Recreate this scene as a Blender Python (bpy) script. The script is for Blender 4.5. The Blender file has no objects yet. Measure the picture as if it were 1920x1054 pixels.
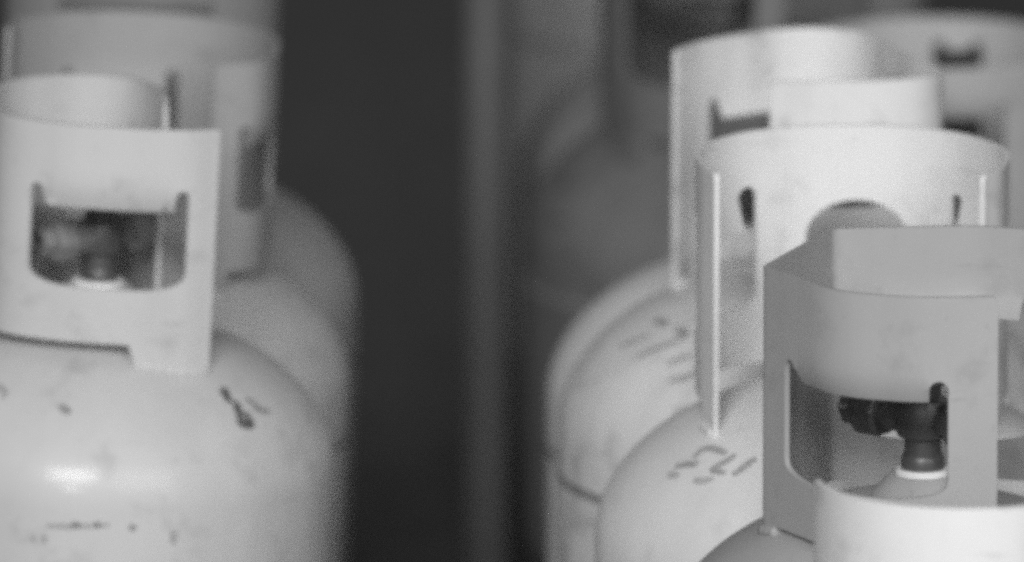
import bpy, bmesh, math
from mathutils import Vector
from mathutils.geometry import delaunay_2d_cdt

S = bpy.context.scene
COL = S.collection
R = math.radians

# ------------------------------------------------------------------ camera
cam_d = bpy.data.cameras.new("camera")
cam = bpy.data.objects.new("camera", cam_d)
COL.objects.link(cam)
cam.location = (0.0, -7.8252, 2.1776)
cam.rotation_euler = (R(90 - 12.0), 0, 0)
cam_d.lens = 480
cam_d.sensor_width = 36
cam_d.clip_start = 0.1
cam_d.clip_end = 100
cam_d.dof.use_dof = True
cam_d.dof.focus_distance = 7.68
cam_d.dof.aperture_fstop = 5.6
S.camera = cam

# ------------------------------------------------------------------ ambient light of the shed
w = bpy.data.worlds.new("World")
S.world = w
w.use_nodes = True
w.node_tree.nodes["Background"].inputs[0].default_value = (1, 1, 1, 1)
w.node_tree.nodes["Background"].inputs[1].default_value = 0.10

# ------------------------------------------------------------------ lamps
def area(name, loc, target, sx, sy, power):
    d = bpy.data.lights.new(name, 'AREA')
    d.shape = 'RECTANGLE'
    d.size, d.size_y, d.energy = sx, sy, power
    o = bpy.data.objects.new(name, d)
    COL.objects.link(o)
    o.location = loc
    o.rotation_euler = (Vector(target) - Vector(loc)).to_track_quat('-Z', 'Y').to_euler()
    return o

area("open_front_light", (-1.0, -7.3, 4.45), (0, 0, .45), 3.0, 2.0, 480)
area("side_fill_light", (3.7, -6.8, 3.7), (-.1, 0.3, .4), 4.5, 3.4, 220)  # added fill lamp, brightens the right-facing flanks of the left row
area("window_light", (-1.25, -8.6, 2.6), (0, 0, .45), 0.7, 0.9, 80)

# ------------------------------------------------------------------ exposure and film
S.view_settings.view_transform = 'Standard'
S.view_settings.look = 'None'
S.view_settings.gamma = 1
S.view_settings.exposure = 0
S.view_settings.use_curve_mapping = False
S.render.engine = 'CYCLES'
S.cycles.use_denoising = False
S.cycles.use_adaptive_sampling = True
S.cycles.adaptive_threshold = 0.05
S.cycles.adaptive_min_samples = 20
S.cycles.pixel_filter_type = 'BLACKMAN_HARRIS'
S.cycles.filter_width = 4.4
S.cycles.max_bounces = 6


# ------------------------------------------------------------------ materials
def ramp(nt, src, stops):
    r = nt.nodes.new('ShaderNodeValToRGB')
    el = r.color_ramp.elements
    while len(el) > 1:
        el.remove(el[-1])
    el[0].position, el[0].color = stops[0][0], (stops[0][1],) * 3 + (1,)
    for p, v in stops[1:]:
        e = el.new(p)
        e.color = (v, v, v, 1)
    nt.links.new(src, r.inputs[0])
    return r.outputs[0]


def noise(nt, scale, detail=4, rough=.55, stretch=None):
    n = nt.nodes.new('ShaderNodeTexNoise')
    n.inputs['Scale'].default_value = scale
    n.inputs['Detail'].default_value = detail
    n.inputs['Roughness'].default_value = rough
    tc = nt.nodes.new('ShaderNodeTexCoord')
    if stretch:
        m = nt.nodes.new('ShaderNodeMapping')
        m.inputs['Scale'].default_value = stretch
        nt.links.new(tc.outputs['Object'], m.inputs[0])
        nt.links.new(m.outputs[0], n.inputs['Vector'])
    else:
        nt.links.new(tc.outputs['Object'], n.inputs['Vector'])
    return n.outputs['Fac']


def mul(nt, a, b):
    m = nt.nodes.new('ShaderNodeMix')
    m.data_type = 'RGBA'
    m.blend_type = 'MULTIPLY'
    m.inputs[0].default_value = 1
    nt.links.new(a, m.inputs[6])
    nt.links.new(b, m.inputs[7])
    return m.outputs[2]


def paint(name, v, rough=.42, dirt=.25, spec=.5, metal=0.0, bump=.06, coat=0.0):
    """old enamel paint: mottled, grimy here and there, faintly uneven"""
    m = bpy.data.materials.new(name)
    m.use_nodes = True
    nt = m.node_tree
    b = nt.nodes['Principled BSDF']
    base = ramp(nt, noise(nt, 9, 5), [(.25, v * .93), (.7, v * 1.04)])
    grime = ramp(nt, noise(nt, 30, 7, .65), [(.30, 1 - dirt), (.44, 1), (1, 1)])
    speck = ramp(nt, noise(nt, 160, 3, .6), [(.26, 1 - dirt * .9), (.34, 1), (1, 1)])
    streak = ramp(nt, noise(nt, 26, 4, .6, (1, 1, .12)), [(.3, 1 - dirt * .35), (.55, 1)])
    scuff = ramp(nt, noise(nt, 45, 6, .7, (.25, .25, 1.6)), [(.31, 1 - dirt * .8), (.36, 1), (1, 1)])
    c = mul(nt, mul(nt, mul(nt, mul(nt, base, grime), speck), streak), scuff)
    nt.links.new(c, b.inputs['Base Color'])
    nt.links.new(ramp(nt, noise(nt, 22, 5), [(.3, rough * .85), (.7, rough * 1.25)]), b.inputs['Roughness'])
    b.inputs['Specular IOR Level'].default_value = spec
    b.inputs['Coat Weight'].default_value = coat
    b.inputs['Coat Roughness'].default_value = .2
    b.inputs['Metallic'].default_value = metal
    bp = nt.nodes.new('ShaderNodeBump')
    bp.inputs['Strength'].default_value = bump
    bp.inputs['Distance'].default_value = .002
    nt.links.new(noise(nt, 70, 4), bp.inputs['Height'])
    dent = nt.nodes.new('ShaderNodeBump')
    dent.inputs['Strength'].default_value = .22
    dent.inputs['Distance'].default_value = .006
    nt.links.new(noise(nt, 13, 2), dent.inputs['Height'])
    nt.links.new(bp.outputs[0], dent.inputs['Normal'])
    nt.links.new(dent.outputs[0], b.inputs['Normal'])
    return m


def mark_material(name, v, cover):
    """brushed-on or worn marking that lets the paint below show through"""
    m = bpy.data.materials.new(name)
    m.use_nodes = True
    nt = m.node_tree
    b = nt.nodes['Principled BSDF']
    b.inputs['Base Color'].default_value = (v, v, v, 1)
    b.inputs['Roughness'].default_value = .6
    nt.links.new(ramp(nt, noise(nt, 240, 4, .6), [(.3, cover * .55), (.6, cover)]), b.inputs['Alpha'])
    return m


M_mark = mark_material("faded_mark", .14, .42)
M_mark_dark = mark_material("dark_mark", .07, .8)
M_mark_faint = mark_material("faint_mark", .2, .32)
M_valve = paint("dull_brass_valve", .13, .45, .35, .5, .4)
M_wheel = paint("black_handwheel", .06, .5, .2)
M_nut = paint("worn_outlet_nut", .15, .4, .3, .5, .5)
M_nut_pale = paint("pale_outlet_nut", .20, .5, .3)
M_ring = paint("bare_neck_ring", .8, .35, .1)
M_seam = paint("grimy_weld", .24, .6, .4)
M_foot = paint("scuffed_foot_ring", .25, .6, .5)
M_dark_steel = paint("dark_painted_steel", .125, .55, .3)
M_floor = paint("dark_concrete", .10, .85, .4, .3, 0, .3)
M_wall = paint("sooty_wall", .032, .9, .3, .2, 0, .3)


# ------------------------------------------------------------------ mesh helpers
def obj(name, verts, faces, mat, parent=None, smooth=True, sharp=35):
    me = bpy.data.meshes.new(name)
    me.from_pydata([tuple(v) for v in verts], [], faces)
    me.update()
    if smooth:
        me.shade_smooth()
        me.set_sharp_from_angle(angle=R(sharp))
    me.materials.append(mat)
    o = bpy.data.objects.new(name, me)
    COL.objects.link(o)
    if parent:
        o.parent = parent
    return o


def lathe(name, prof, mat, parent, seg=96, wobble=None, loc=None):
    """prof: list of (r, z); r == 0 makes a pole"""
    vs, fs, rows = [], [], []
    for r, z in prof:
        if r < 1e-6:
            rows.append([len(vs)])
            vs.append((0, 0, z))
        else:
            row = []
            for i in range(seg):
                t = 2 * math.pi * i / seg
                rr = r * (wobble(t) if wobble else 1)
                row.append(len(vs))
                vs.append((rr * math.cos(t), rr * math.sin(t), z))
            rows.append(row)
    for a, b in zip(rows, rows[1:]):
        for i in range(seg):
            j = (i + 1) % seg
            if len(a) == 1 and len(b) == 1:
                continue
            if len(a) == 1:
                fs.append((a[0], b[j], b[i]))
            elif len(b) == 1:
                fs.append((a[i], a[j], b[0]))
            else:
                fs.append((a[i], a[j], b[j], b[i]))
    o = obj(name, vs, fs, mat, parent)
    bm = bmesh.new()
    bm.from_mesh(o.data)
    bmesh.ops.recalc_face_normals(bm, faces=bm.faces)
    bm.to_mesh(o.data)
    bm.free()
    if loc:
        o.location = loc
    return o


def spline(pts, n=26):
    """Catmull-Rom through plan points"""
    p = [Vector(q) for q in pts]
    p = [2 * p[0] - p[1]] + p + [2 * p[-1] - p[-2]]
    out = []
    for i in range(1, len(p) - 2):
        a, b, c, d = p[i - 1:i + 3]
        for k in range(n):
            t = k / n
            out.append(.5 * (2 * b + (c - a) * t + (2 * a - 5 * b + 4 * c - d) * t * t + (3 * b - a - 3 * c + d) * t ** 3))
    out.append(p[-2])
    return out


def rounded(pts):
    """polyline of (x, y, fillet radius)"""
    out = [Vector(pts[0][:2])]
    for i in range(1, len(pts) - 1):
        a, b, c = Vector(pts[i - 1][:2]), Vector(pts[i][:2]), Vector(pts[i + 1][:2])
        d1, d2 = (a - b).normalized(), (c - b).normalized()
        half = d1.angle(d2) / 2
        t = min(pts[i][2] / math.tan(half), .49 * (a - b).length, .49 * (c - b).length)
        p, q = b + d1 * t, b + d2 * t
        for k in range(15):
            u = k / 14
            out.append((1 - u) ** 2 * p + 2 * u * (1 - u) * b + u * u * q)
    out.append(Vector(pts[-1][:2]))
    return out


def circle(r, a0, a1, n=90, dx=0, dy=0):
    return [Vector((dx + r * math.cos(R(a0 + (a1 - a0) * i / n)), dy + r * math.sin(R(a0 + (a1 - a0) * i / n)))) for i in range(n + 1)]


class Path:
    def __init__(self, pts):
        pts = [p for i, p in enumerate(pts) if i == 0 or (p - pts[i - 1]).length > 1e-7]
        fine = [pts[0]]
        for a, b in zip(pts, pts[1:]):
            n = max(1, int((b - a).length / .001))
            fine += [a.lerp(b, (k + 1) / n) for k in range(n)]
        pts = fine
        self.p = pts
        self.s = [0]
        for a, b in zip(pts, pts[1:]):
            self.s.append(self.s[-1] + (b - a).length)
        self.L = self.s[-1]
        # outward is away from the centroid
        c = sum(pts, Vector((0, 0))) / len(pts)
        m = len(pts) // 2
        t = (pts[m + 1] - pts[m - 1]).normalized()
        self.sign = 1 if Vector((t.y, -t.x)).dot(pts[m] - c) > 0 else -1
        self.nrm = []
        for i in range(len(pts)):
            t = (pts[min(i + 1, len(pts) - 1)] - pts[max(i - 1, 0)]).normalized()
            self.nrm.append(Vector((t.y, -t.x)) * self.sign)

    def at(self, s):
        import bisect
        i = max(0, min(len(self.s) - 2, bisect.bisect_right(self.s, s) - 1))
        u = (s - self.s[i]) / (self.s[i + 1] - self.s[i])
        return self.p[i].lerp(self.p[i + 1], u), self.nrm[i].lerp(self.nrm[i + 1], u).normalized()

    def near(self, q):
        q = Vector(q)
        return min(range(len(self.p)), key=lambda i: (self.p[i] - q).length)

    def s_of(self, q):
        return self.s[self.near(q)]


def densify(poly, step):
    out = []
    for a, b in zip(poly, poly[1:] + poly[:1]):
        n = max(1, int(math.ceil(math.hypot(b[0] - a[0], b[1] - a[1]) / step)))
        for k in range(n):
            out.append((a[0] + (b[0] - a[0]) * k / n, a[1] + (b[1] - a[1]) * k / n))
    return out


def inside(p, poly):
    c = False
    x, y = p
    for (x1, y1), (x2, y2) in zip(poly, poly[1:] + poly[:1]):
        if (y1 > y) != (y2 > y) and x < (x2 - x1) * (y - y1) / (y2 - y1) + x1:
            c = not c
    return c


def handle_window(s0, s1, horn, tab, side, bottom, hw=.0085):
    """grip opening: two slots run up beside a tab that hangs from the top; depths below the rim"""
    if s0 > s1:
        s0, s1 = s1, s0
    p = [(s0, -side)]
    p += [(s0 + hw / 2 - hw / 2 * math.cos(R(k * 22.5)), -(horn + hw / 2) + hw / 2 * math.sin(R(k * 22.5))) for k in range(9)]
    p += [(s0 + hw, -tab), (s1 - hw, -tab)]
    p += [(s1 - hw / 2 - hw / 2 * math.cos(R(k * 22.5)), -(horn + hw / 2) + hw / 2 * math.sin(R(k * 22.5))) for k in range(9)]
    p += [(s1, -side)]
    m, h = (s0 + s1) / 2, (s1 - s0) / 2
    for k in range(1, 16):
        t = math.pi * k / 16
        cx = math.copysign(abs(math.cos(t)) ** .62, math.cos(t))
        p.append((m + h * cx, -side - (bottom - side) * math.sin(t) ** .75))
    return p, (s0 + hw, s1 - hw, horn, tab)


def arch_window(sm, half, top, bottom):
    p = [(sm - half, -bottom)]
    for k in range(13):
        t = math.pi * (1 - k / 12)
        p.append((sm + half * math.cos(t), -(top + .022) + .022 * math.sin(t)))
    p.append((sm + half, -bottom))
    return p, None


def guard_collar(path, rim, dome, windows, feet, raised, mat, parent, th=.0032, fold=.006, cuts=(), corners=(.004, .004)):
    """sheet-steel guard: a strip cut out flat (s along the plan path, depth below the rim), then bent round"""
    L = path.L
    ns = int(L / .0025)
    # lower edge: reaches the dome at the feet, stays clear of it elsewhere
    low = []
    for i in range(ns + 1):
        s = L * i / ns
        pt, _ = path.at(s)
        floor_d = rim - dome(pt.length) + .0015
        f = 0
        for a, b in feet:
            a, b = min(a, b), max(a, b)
            e = .005
            v = min((s - a) / e, (b - s) / e) if not (a <= 1e-6 or b >= L - 1e-6) else \
                ((b - s) / e if a <= 1e-6 else (s - a) / e)
            f = max(f, min(1, max(0, v)))
        f = f * f * (3 - 2 * f)
        hi = min(raised, floor_d - .005)
        for a, b, d in cuts:
            if min(a, b) <= s <= max(a, b):
                hi, f = d, 0
        low.append((s, -(hi + (floor_d - hi) * f)))
    r0, r1 = corners
    top = [(r0 * (1 - math.cos(R(k * 15))), -r0 * (1 - math.sin(R(k * 15)))) for k in range(7)]
    top += [(L - r1 * (1 - math.sin(R(k * 15))), -r1 * (1 - math.cos(R(k * 15)))) for k in range(7)]
    outer = top + low[::-1]
    outer = densify(outer, .003)
    holes = [densify(wd[0], .003) for wd in windows]
    pts, edges = [], []
    for poly in [outer] + holes:
        k = len(pts)
        pts += [Vector(q) for q in poly]
        edges += [(k + i, k + (i + 1) % len(poly)) for i in range(len(poly))]
    nz = 18
    zmin = min(q[1] for q in low)
    cells = {}
    for t in pts:
        cells.setdefault((int(t[0] // .003), int(t[1] // .003)), []).append(t)

    def clear(q):
        cx, cy = int(q[0] // .003), int(q[1] // .003)
        return all((q[0] - t[0]) ** 2 + (q[1] - t[1]) ** 2 > .0019 ** 2
                   for i in (-1, 0, 1) for j in (-1, 0, 1) for t in cells.get((cx + i, cy + j), ()))

    for i in range(1, ns):
        for j in range(1, nz):
            q = (L * i / ns, zmin * j / nz)
            if clear(q) and inside(q, outer) and not any(inside(q, h) for h in holes):
                pts.append(Vector(q))
    v2, _, tris = delaunay_2d_cdt(pts, edges, [], 0, 1e-7)[:3]
    keep = []
    for t in tris:
        c = ((v2[t[0]].x + v2[t[1]].x + v2[t[2]].x) / 3, (v2[t[0]].y + v2[t[1]].y + v2[t[2]].y) / 3)
        if inside(c, outer) and not any(inside(c, h) for h in holes):
            keep.append(tuple(t))
    n = len(v2)
    vo, vi = [], []
    for q in v2:
        p, nr = path.at(min(max(q.x, 0), L))
        off = 0
        for _, tabinfo in windows:
            if tabinfo and tabinfo[0] - 2e-5 <= q.x <= tabinfo[1] + 2e-5 and -tabinfo[3] - 2e-5 <= q.y < -tabinfo[2]:
                u = (-q.y - tabinfo[2]) / (tabinfo[3] - tabinfo[2])
                off = -fold * u ** 1.6
        z = rim + q.y
        vo.append((p.x + nr.x * (th / 2 + off), p.y + nr.y * (th / 2 + off), z))
        vi.append((p.x + nr.x * (off - th / 2), p.y + nr.y * (off - th / 2), z))
    faces = list(keep) + [(a + n, c + n, b + n) for a, b, c in keep]
    cnt = {}
    for t in keep:
        for a, b in ((t[0], t[1]), (t[1], t[2]), (t[2], t[0])):
            cnt[(a, b)] = 1
    for (a, b) in list(cnt):
        if (b, a) not in cnt:
            faces.append((b, a, a + n, b + n))
    o = obj("guard_collar", vo + vi, faces, mat, parent, True, 40)
    bm = bmesh.new()
    bm.from_mesh(o.data)
    bmesh.ops.delete(bm, geom=[v for v in bm.verts if not v.link_faces], context='VERTS')
    bmesh.ops.recalc_face_normals(bm, faces=bm.faces)
    bm.to_mesh(o.data)
    bm.free()
    o.data.set_sharp_from_angle(angle=R(40))
    bv = o.modifiers.new("rounded_edge", 'BEVEL')
    bv.width = .0009
    bv.segments = 2
    bv.limit_method = 'ANGLE'
    bv.angle_limit = R(60)
    return o


def weld_bead(path, s0, s1, dome, mat, parent):
    """lumpy fillet of weld where a foot of the collar meets the dome"""
    s0, s1 = max(0, min(s0, s1) + .002), min(path.L, max(s0, s1) - .002)
    if s1 - s0 < .004:
        return
    n = max(4, int((s1 - s0) / .002))
    vs, fs = [], []
    for i in range(n + 1):
        p, nr = path.at(s0 + (s1 - s0) * i / n)
        r = .0042 * (1 + .16 * math.sin(i * 1.9) + .1 * math.sin(i * 4.3)) * (.55 if i in (0, n) else 1)
        z = dome(p.length)
        for k in range(8):
            t = 2 * math.pi * k / 8
            q = p + nr * (r * math.cos(t))
            vs.append((q.x, q.y, z + .0005 + r * .9 * math.sin(t)))
        if i:
            m = len(vs)
            fs += [(m - 16 + k, m - 16 + (k + 1) % 8, m - 8 + (k + 1) % 8, m - 8 + k) for k in range(8)]
    fs += [tuple(range(8))[::-1], tuple(range(len(vs) - 8, len(vs)))]
    obj("weld_bead", vs, fs, mat, parent, True, 80)


def valve(parent, z, yaw, mat, nut, size=1.0):
    prof = [(0, 0), (.0105, 0), (.0112, .001), (.0112, .009), (.0105, .011), (.0095, .012), (.0095, .019), (.0130, .021), (.0145, .025), (.0145, .036), (.0130, .040),
            (.0095, .042), (.0095, .047), (.0110, .048), (.0110, .052), (.0065, .053), (.0065, .060), (0, .060)]
    k = size
    v = lathe("valve", [(r * k, q * k) for r, q in prof], M_valve, parent, 32)
    v.location = (0, 0, z)
    v.rotation_euler = (0, 0, R(yaw))
    lathe("neck_boss", [(.0, -.022), (.034, -.022), (.028, -.008), (.019, .001), (.0, .001)], mat, v, 40)
    lathe("neck_ring", [(.0, .0005), (.0158, .0005), (.0158, .0030), (.0148, .0042), (.0, .0048)], M_ring, v, 40)
    # outlet: stub, hexagonal nut and threaded nozzle pointing sideways
    thread = [(.0088 + .0007 * (i % 2), .034 + .0013 * i) for i in range(7)]
    pr = [(0, 0), (.0092, 0), (.0092, .017), (.0118, .0175), (.0132, .019), (.0132, .031), (.0118, .0335), (.0088, .034)] + thread + [(.0050, .0425), (.0050, .034), (0, .034)]
    n = lathe("outlet_nut", [(r * k, q * k) for r, q in pr], nut, v, 48, lambda t: 1 - .05 * math.cos(6 * t))
    n.location = (.006 * k, 0, .0305 * k)
    n.rotation_euler = (0, R(90), 0)
    pr = [(0, 0), (.0080, 0), (.0080, .012), (.0112, .0125), (.0118, .014), (.0118, .027), (.0105, .029), (.0060, .029), (.0055, .031), (0, .031)]
    n = lathe("safety_plug", [(r * k, q * k) for r, q in pr], nut, v, 48, lambda t: 1 - .06 * math.cos(6 * t))
    n.location = (-.006 * k, 0, .0305 * k)
    n.rotation_euler = (0, R(-90), 0)
    pr = [(0, .058), (.015, .058), (.0185, .0605), (.0195, .064), (.0185, .068), (.015, .070), (.011, .0685), (.006, .0685), (.005, .0735), (0, .0735)]
    lathe("handwheel", [(r * k, q * k) for r, q in pr], M_wheel, v, 64, lambda t: 1 + .06 * math.cos(8 * t))
    return v


def surf_point(az, h, a, c, zs, lift):
    az = R(az)
    if h >= 0:
        sn = min(.999, h / c)
        r = a * math.sqrt(1 - sn * sn)
        n = Vector((r / a / a * math.cos(az), r / a / a * math.sin(az), h / c / c)).normalized()
    else:
        r = a
        n = Vector((math.cos(az), math.sin(az), 0))
    return Vector((r * math.cos(az), r * math.sin(az), zs + h)) + n * lift, n


def painted_marks(name, strokes, a, c, zs, mat, parent, width):
    """brush strokes lying on the curved steel; a stroke is a list of (azimuth, mm above the shoulder)"""
    vs, fs = [], []
    for st in strokes:
        line = spline([(q[0], q[1]) for q in st], 8)
        pn = [surf_point(q.x, q.y / 1000, a, c, zs, .0004) for q in line]
        for i, (p, n) in enumerate(pn):
            t = (pn[min(i + 1, len(pn) - 1)][0] - pn[max(i - 1, 0)][0]).normalized()
            b = n.cross(t).normalized()
            u = i / (len(pn) - 1)
            wd = width * (.45 + .55 * math.sin(math.pi * min(1, .15 + u * .75))) / 2
            for k in (-1, 0, 1):
                vs.append(p + b * wd * k + n * (.0002 if k == 0 else 0))
            if i:
                m = len(vs)
                fs += [(m - 6, m - 5, m - 2, m - 3), (m - 5, m - 4, m - 1, m - 2)]
    return obj(name, vs, fs, mat, parent)


def gas_cylinder(label, x, y, zs, rim, a, c, mat, path_pts, windows, feet, raised=.141, lean=0, yaw=-130, seam=.029,
                 collar_mat=None, dxy=(0, 0), nut=None, vsize=1.0, vlift=0.0, cuts=(), corners=(.004, .004)):
    """zs: shoulder height, rim: top of the guard collar, a / c: half-width and height of the dome"""
    lift = .105 * math.sin(R(abs(lean)))
    zs, rim = zs - lift, rim - lift
    root = bpy.data.objects.new("gas_cylinder", None)
    COL.objects.link(root)
    root.location = (x - zs * math.sin(R(lean)), y, lift)
    root.rotation_euler = (0, R(lean), 0)
    root["label"] = label
    root["category"] = "gas cylinder"
    root["group"] = "gas cylinders stored in rows"

    def dome(r):
        return zs + c * math.sqrt(max(0, 1 - (r / a) ** 2))

    prof = [(0, .030)] + [(a * math.sin(R(t)), .085 - .055 * math.cos(R(t))) for t in range(10, 90, 10)]
    prof += [(a, .085 + (zs - .085) * k / 8) for k in range(9)]
    prof += [(a * math.cos(R(t)), zs + c * math.sin(R(t))) for t in range(3, 90, 3)] + [(0, zs + c)]
    lathe("tank", prof, mat, root, 128)
    zq = zs - seam
    lathe("weld_seam", [(a - .001, zq - .0035), (a + .0007, zq - .0025), (a + .0013, zq), (a + .0007, zq + .0025), (a - .001, zq + .0035)], M_seam, root, 128)
    lathe("foot_ring", [(.102, .060), (.105, .060), (.107, .004), (.109, 0), (.104, 0), (.103, .004), (.102, .060)], M_foot, root, 64)
    path = Path([p + Vector(dxy) for p in path_pts])

    def q(pt):
        return path.s_of((pt[0] + dxy[0], pt[1] + dxy[1]))

    wins = []
    for wd in windows:
        if wd[0] == 'arch':
            wins.append(arch_window(q(wd[1]), *wd[2:]))
        else:
            wins.append(handle_window(q(wd[0]), q(wd[1]), *wd[2:]))
    ft = [(q(f0), q(f1)) for f0, f1 in feet]
    gc = guard_collar(path, rim, dome, wins, ft, raised, collar_mat or mat, root,
                      cuts=[(q(a), q(b), d) for a, b, d in cuts], corners=corners)
    for f0, f1 in ft:
        weld_bead(path, f0, f1, dome, mat, gc)
    valve(root, zs + c + .006 + vlift, yaw, mat, nut or M_nut, vsize)
    return root, zs


# ------------------------------------------------------------------ the setting
def slab(name, lo, hi, mat):
    v = [(x, y, z) for x in (lo[0], hi[0]) for y in (lo[1], hi[1]) for z in (lo[2], hi[2])]
    f = [(0, 1, 3, 2), (4, 6, 7, 5), (0, 4, 5, 1), (2, 3, 7, 6), (0, 2, 6, 4), (1, 5, 7, 3)]
    o = obj(name, v, f, mat, None, False)
    o["kind"] = "structure"
    return o


slab("floor", (-4, -10, -.1), (4, 6.0, 0), M_floor)
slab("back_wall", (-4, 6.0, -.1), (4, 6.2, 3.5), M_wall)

# steel tube upright of the storage rack
pr = [(0, 0), (.04, 0), (.04, .008), (.0168, .008), (.0168, 1.9), (.011, 1.904), (0, 1.904)]
post = lathe("rack_post", pr, M_dark_steel, None, 40)
post.location = (-.0170, 1.35, .0)
post["label"] = "dark round steel post in the gap beside the right row of cylinders"
post["category"] = "post"

# ------------------------------------------------------------------ paint of the cylinders
P_white = paint("bright_white_enamel", .72, .5, .16, .4)
P_white_b = paint("aged_white_enamel", .70, .5, .42, .4)
P_left = paint("dull_white_enamel", .53, .55, .2, .3, 0, .06, .35)
P_left_b = paint("dusty_light_grey_enamel", .52, .55, .2, .3)
P_left_d = paint("shaded_collar_enamel", .34, .55, .2, .3)  # darker copy of the tank enamel, shade inside the collar put into its colour
P_left_c = paint("dusty_grey_enamel", .42, .55, .2)
P_grey = paint("plain_grey_enamel", .37, .5, .14, .4)
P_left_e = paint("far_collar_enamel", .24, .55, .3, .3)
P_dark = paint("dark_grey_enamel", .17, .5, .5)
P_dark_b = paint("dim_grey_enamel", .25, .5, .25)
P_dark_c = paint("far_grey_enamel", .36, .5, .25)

# ------------------------------------------------------------------ right row, front to back
# foremost: only the top of its white collar is in the picture
gas_cylinder("white guard collar rim at the bottom right corner, nearest to the viewer", .244, -.605, .305, .535, .147, .0965, P_white,
             circle(.079, 184, 420), [((-.035, -.07), (.045, -.065), .042, .056, .095, .103)],
             [((-.06, -.05), (-.03, -.072)), ((.05, -.06), (.07, -.03))])

# grey one with an angular collar
gas_cylinder("plain grey cylinder with angular collar, its grip window facing the viewer", .232, -.302, .36, .59, .150, .0965, P_grey,
             rounded([(.0385, -.0940), (-.005, -.0985, .07), (-.052, -.083, .06), (-.0896, -.0140, .005), (-.0497, .0905, .008), (.03, .0985, .06), (.083, .082, .03), (.098, .03)]),
             [((-.0775, -.036), (.0110, -.0965), .048, .061, .105, .116, .0105), ((-.031, .0925), (.068, .088), .040, .052, .112, .125)],
             [((.0385, -.0940), (.02, -.096)), ((-.08, -.03), (-.088, -.01)), ((-.04, .092), (-.01, .095))], .147, yaw=142, vsize=1.1, vlift=.004)

# big white collar open towards the viewer
r2_path = spline([(-.080, -.057), (-.0885, -.025), (-.088, .02), (-.068, .06), (-.035, .083), (0, .0875), (.035, .083), (.068, .06), (.089, .015), (.0865, -.035), (.074, -.062)])
r2, r2z = gas_cylinder("bright white cylinder with round collar open towards the viewer, behind the grey one", .199, 0, .36, .59, .1505, .0965, P_white, r2_path,
                       [((-.0545, .072), (-.0895, -.016), .033, .058, .098, .106, .016), ((.061, .066), (.0895, -.020), .037, .060, .098, .106),
                        ('arch', (.006, .0875), .031, .045, .088)],
                       [((-.080, -.057), (-.0865, -.036)), ((.074, -.062), (.083, -.045)), ((-.012, .087), (.012, .087))], .140, yaw=-100)
painted_marks("painted_number", [
    [(-148.8, 57.0), (-145.0, 59.5), (-142.2, 60.4), (-141.3, 62.0)],
    [(-144.6, 62.9), (-144.4, 67.0), (-141.5, 68.6), (-136.4, 68.3), (-134.0, 67.6)],
    [(-130.1, 68.3), (-131.9, 64.6), (-134.2, 60.1), (-129.1, 59.5)],
    [(-126.5, 59.1), (-123.9, 65.0), (-122.5, 68.2)]], .1505, .0965, r2z, M_mark, r2, .0054)
painted_marks("faded_scrawl", [
    [(-148.9, 52.8), (-144.4, 53.6)], [(-138.2, 53.7), (-135.1, 53.9), (-131.8, 56.2)]], .1505, .0965, r2z, M_mark_faint, r2, .0054)

# white, with its collar open to the left
r3_path = spline([(-.0815, .010), (-.062, .042), (-.0245, .074), (0, .083), (.022, .078), (.038, .062), (.050, .025), (.064, -.015), (.078, -.048), (.068, -.072), (.045, -.083), (.01, -.087), (-.0255, -.088)])
r3, r3z = gas_cylinder("aged white cylinder with scrawled shoulder, collar open to the left, third in the right row", .1805, .3086, .36, .59, .152, .0965, P_white_b, r3_path,
                       [((-.0605, .042), (.03, .071), .037, .049, .112, .122), ((-.012, -.088), (.05, -.081), .044, .056, .070, .078)],
                       [((-.0815, .010), (-.072, .027)), ((.0, .083), (.02, .08)), ((-.0255, -.088), (-.01, -.088))], .139, yaw=-60)
painted_marks("painted_scrawl", [
    [(-160.1, 56.9), (-154.4, 62.9), (-151.7, 67.3)],
    [(-147.6, 55.4), (-141.9, 62.7), (-137.8, 67.4), (-135.6, 70.5)],
    [(-134.4, 55.6), (-131.6, 59.4), (-127.8, 62.7)],
    [(-130.7, 48.5), (-126.9, 50.6), (-123.7, 54.2)]], .152, .0965, r3z, M_mark, r3, .0046)
painted_marks("dark_scrawl", [
    [(-158.7, 72.3), (-153.6, 72.4), (-149.2, 72.3)], [(-143.5, 72.1), (-139.1, 71.3), (-135.6, 70.5)]], .152, .0965, r3z, M_mark, r3, .0068)

gas_cylinder("pale cylinder almost hidden behind the scrawled one, only a sliver of shoulder showing", .172, .615, .309, .527, .150, .0965, P_white,
             circle(.064, -100, 170), [((.0, .064), (.05, .04), .036, .05, .09, .098)], [((.0, -.064), (.02, -.06)), ((-.02, .06), (.0, .064))], collar_mat=P_dark)  # collar coloured dark so the slot in front of it reads as shade

gas_cylinder("blurred light grey cylinder behind the white collars at the upper right", .278, .91, .250, .480, .150, .0965, P_left_c,
             circle(.088, -150, 150), [((-.05, -.073), (.040, -.078), .024, .034, .10, .106, .007), ((-.001, .088), (.032, .082), .016, .021, .085, .10)],
             [((-.076, -.044), (-.06, -.065)), ((.06, -.062), (.07, -.05)), ((.0, .088), (.03, .083))])

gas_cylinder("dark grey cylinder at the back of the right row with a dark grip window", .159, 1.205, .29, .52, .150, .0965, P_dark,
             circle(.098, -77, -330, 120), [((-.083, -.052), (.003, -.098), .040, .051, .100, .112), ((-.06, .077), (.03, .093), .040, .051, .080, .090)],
             [((-.09, -.04), (-.066, -.072)), ((.012, -.097), (.022, -.095)), ((.04, .09), (.06, .077))], .150)

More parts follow.
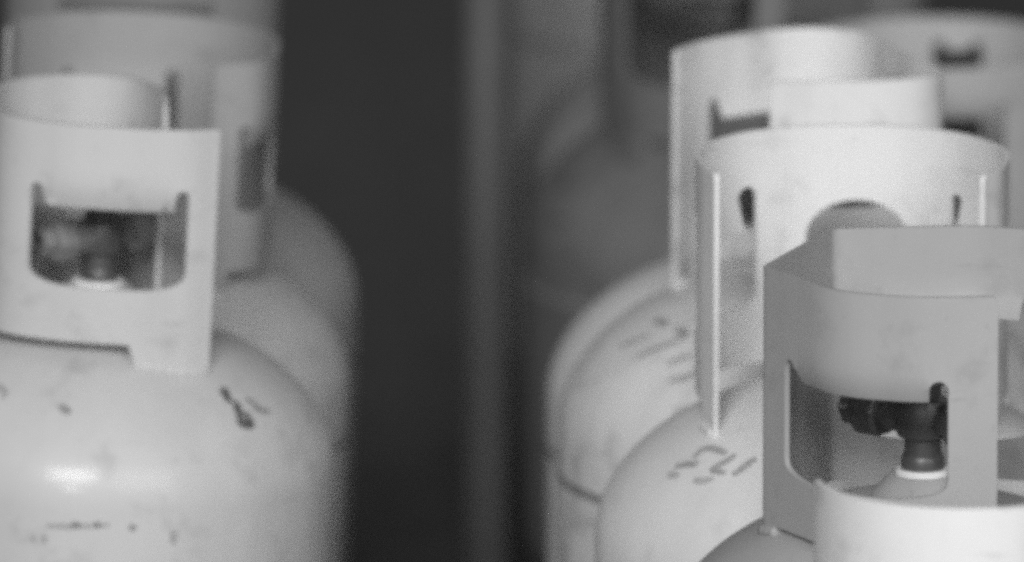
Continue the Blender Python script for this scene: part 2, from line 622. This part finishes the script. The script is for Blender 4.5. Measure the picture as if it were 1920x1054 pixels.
gas_cylinder("dim grey cylinder whose shoulder shows as a crescent behind the dark grey one", .155, 1.515, .269, .495, .150, .0965, P_dark_b,
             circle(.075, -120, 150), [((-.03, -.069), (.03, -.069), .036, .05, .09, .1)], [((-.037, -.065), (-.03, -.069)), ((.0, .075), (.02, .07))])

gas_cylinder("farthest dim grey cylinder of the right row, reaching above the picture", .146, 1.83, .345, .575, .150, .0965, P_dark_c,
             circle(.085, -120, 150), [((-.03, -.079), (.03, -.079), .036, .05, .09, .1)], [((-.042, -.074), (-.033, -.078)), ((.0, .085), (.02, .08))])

# ------------------------------------------------------------------ left row, front to back
l1, l1z = gas_cylinder("large dull white cylinder filling the lower left, its grip window facing the viewer", -.253, .164, .372, .590, .1462, .0905, P_left,
                       spline([(.064, -.065), (.046, -.0745), (.015, -.0785), (-.03, -.0735), (-.064, -.052), (-.0745, -.005), (-.066, .045), (-.04, .072), (-.01, .079), (.012, .07), (.027, .04), (.0315, 0)]),
                       [((-.044, -.067), (.0475, -.074), .037, .051, .086, .098, .0075), ((-.066, .045), (.010, .07), .034, .048, .070, .080)],
                       [((.064, -.065), (.0165, -.0785)), ((-.072, .01), (-.073, .03)), ((.029, .022), (.025, .036))], .131, lean=3, yaw=-140, seam=.075, dxy=(.0045, 0), nut=M_nut_pale, vsize=1.0, vlift=.009, cuts=[((.0315, 0), (.0305, .012), .050)], corners=(.004, .028))
painted_marks("painted_number", [
    [(-125.7, 54.8), (-123.8, 56.2), (-121.3, 54.7), (-120.4, 53.0), (-120.9, 49.4), (-123.1, 47.3)],
    [(-135.8, 64.4), (-132.5, 64.2), (-130.3, 62.4), (-130.6, 60.2)],
    [(-126.5, 59.2), (-123.4, 61.3), (-119.6, 60.7), (-116.7, 58.8), (-116.5, 55.9)]], .1462, .0905, l1z, M_mark_faint, l1, .0044)
painted_marks("smudge", [[(-98.6, 56.2), (-96.9, 54.3), (-95.1, 52.8)]], .1462, .0905, l1z, M_mark, l1, .0055)
painted_marks("dark_number", [
    [(-41.8, 62.1), (-43.5, 59.9), (-44.1, 55.4)], [(-41.9, 55.7), (-43.2, 50.7), (-43.8, 48.4)],
    [(-43.8, 48.4), (-44.5, 45.3), (-41.4, 44.3), (-40.8, 49.9)]], .1462, .0905, l1z, M_mark_dark, l1, .0064)
painted_marks("grey_number", [[(-36.8, 56.3), (-35.3, 52.3), (-35.0, 50.0), (-31.2, 47.8)]], .1462, .0905, l1z, M_mark, l1, .0065)
for st, mt, wd in [
        ([(-98.1, -9.9), (-91.9, -9.1), (-83.6, -7.2)], M_mark_faint, .0034), ([(-98.9, -15.9), (-98.3, -19.7)], M_mark_faint, .0034),
        ([(-101.7, -19.2), (-100.8, -18.3)], M_mark_faint, .0034), ([(-68.4, -10.7), (-68.4, -19.1)], M_mark_faint, .0046),
        ([(-92.4, -7.9), (-90.5, -8.3)], M_mark, .0042), ([(-87.2, -7.2), (-85.6, -7.7)], M_mark, .0042), ([(-79.2, -8.0), (-77.4, -9.3)], M_mark, .0042)]:
    painted_marks("worn_stencil", [st], .1462, .0905, l1z, mt, l1, wd)

gas_cylinder("dusty light grey cylinder right behind the large dull white one, collar open towards the viewer", -.247, .462, .357, .572, .146, .0905, P_left_b,
             spline([(.046, -.078), (.075, -.058), (.084, -.01), (.075, .04), (.045, .07), (0, .08), (-.045, .07), (-.076, .036), (-.083, .004)]),
             [((-.057, .075), (.025, .084), .036, .050, .088, .096), ((.061, -.066), (.084, .01), .040, .055, .088, .096)],
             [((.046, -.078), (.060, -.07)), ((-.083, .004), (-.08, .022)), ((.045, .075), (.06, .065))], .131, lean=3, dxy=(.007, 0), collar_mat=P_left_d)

gas_cylinder("farthest cylinder of the left row, a dusty grey shoulder against the dark gap", -.245, .762, .3425, .575, .146, .0905, P_left_c,
             circle(.088, -160, 130), [((-.05, -.073), (.048, -.074), .022, .030, .040, .048)],
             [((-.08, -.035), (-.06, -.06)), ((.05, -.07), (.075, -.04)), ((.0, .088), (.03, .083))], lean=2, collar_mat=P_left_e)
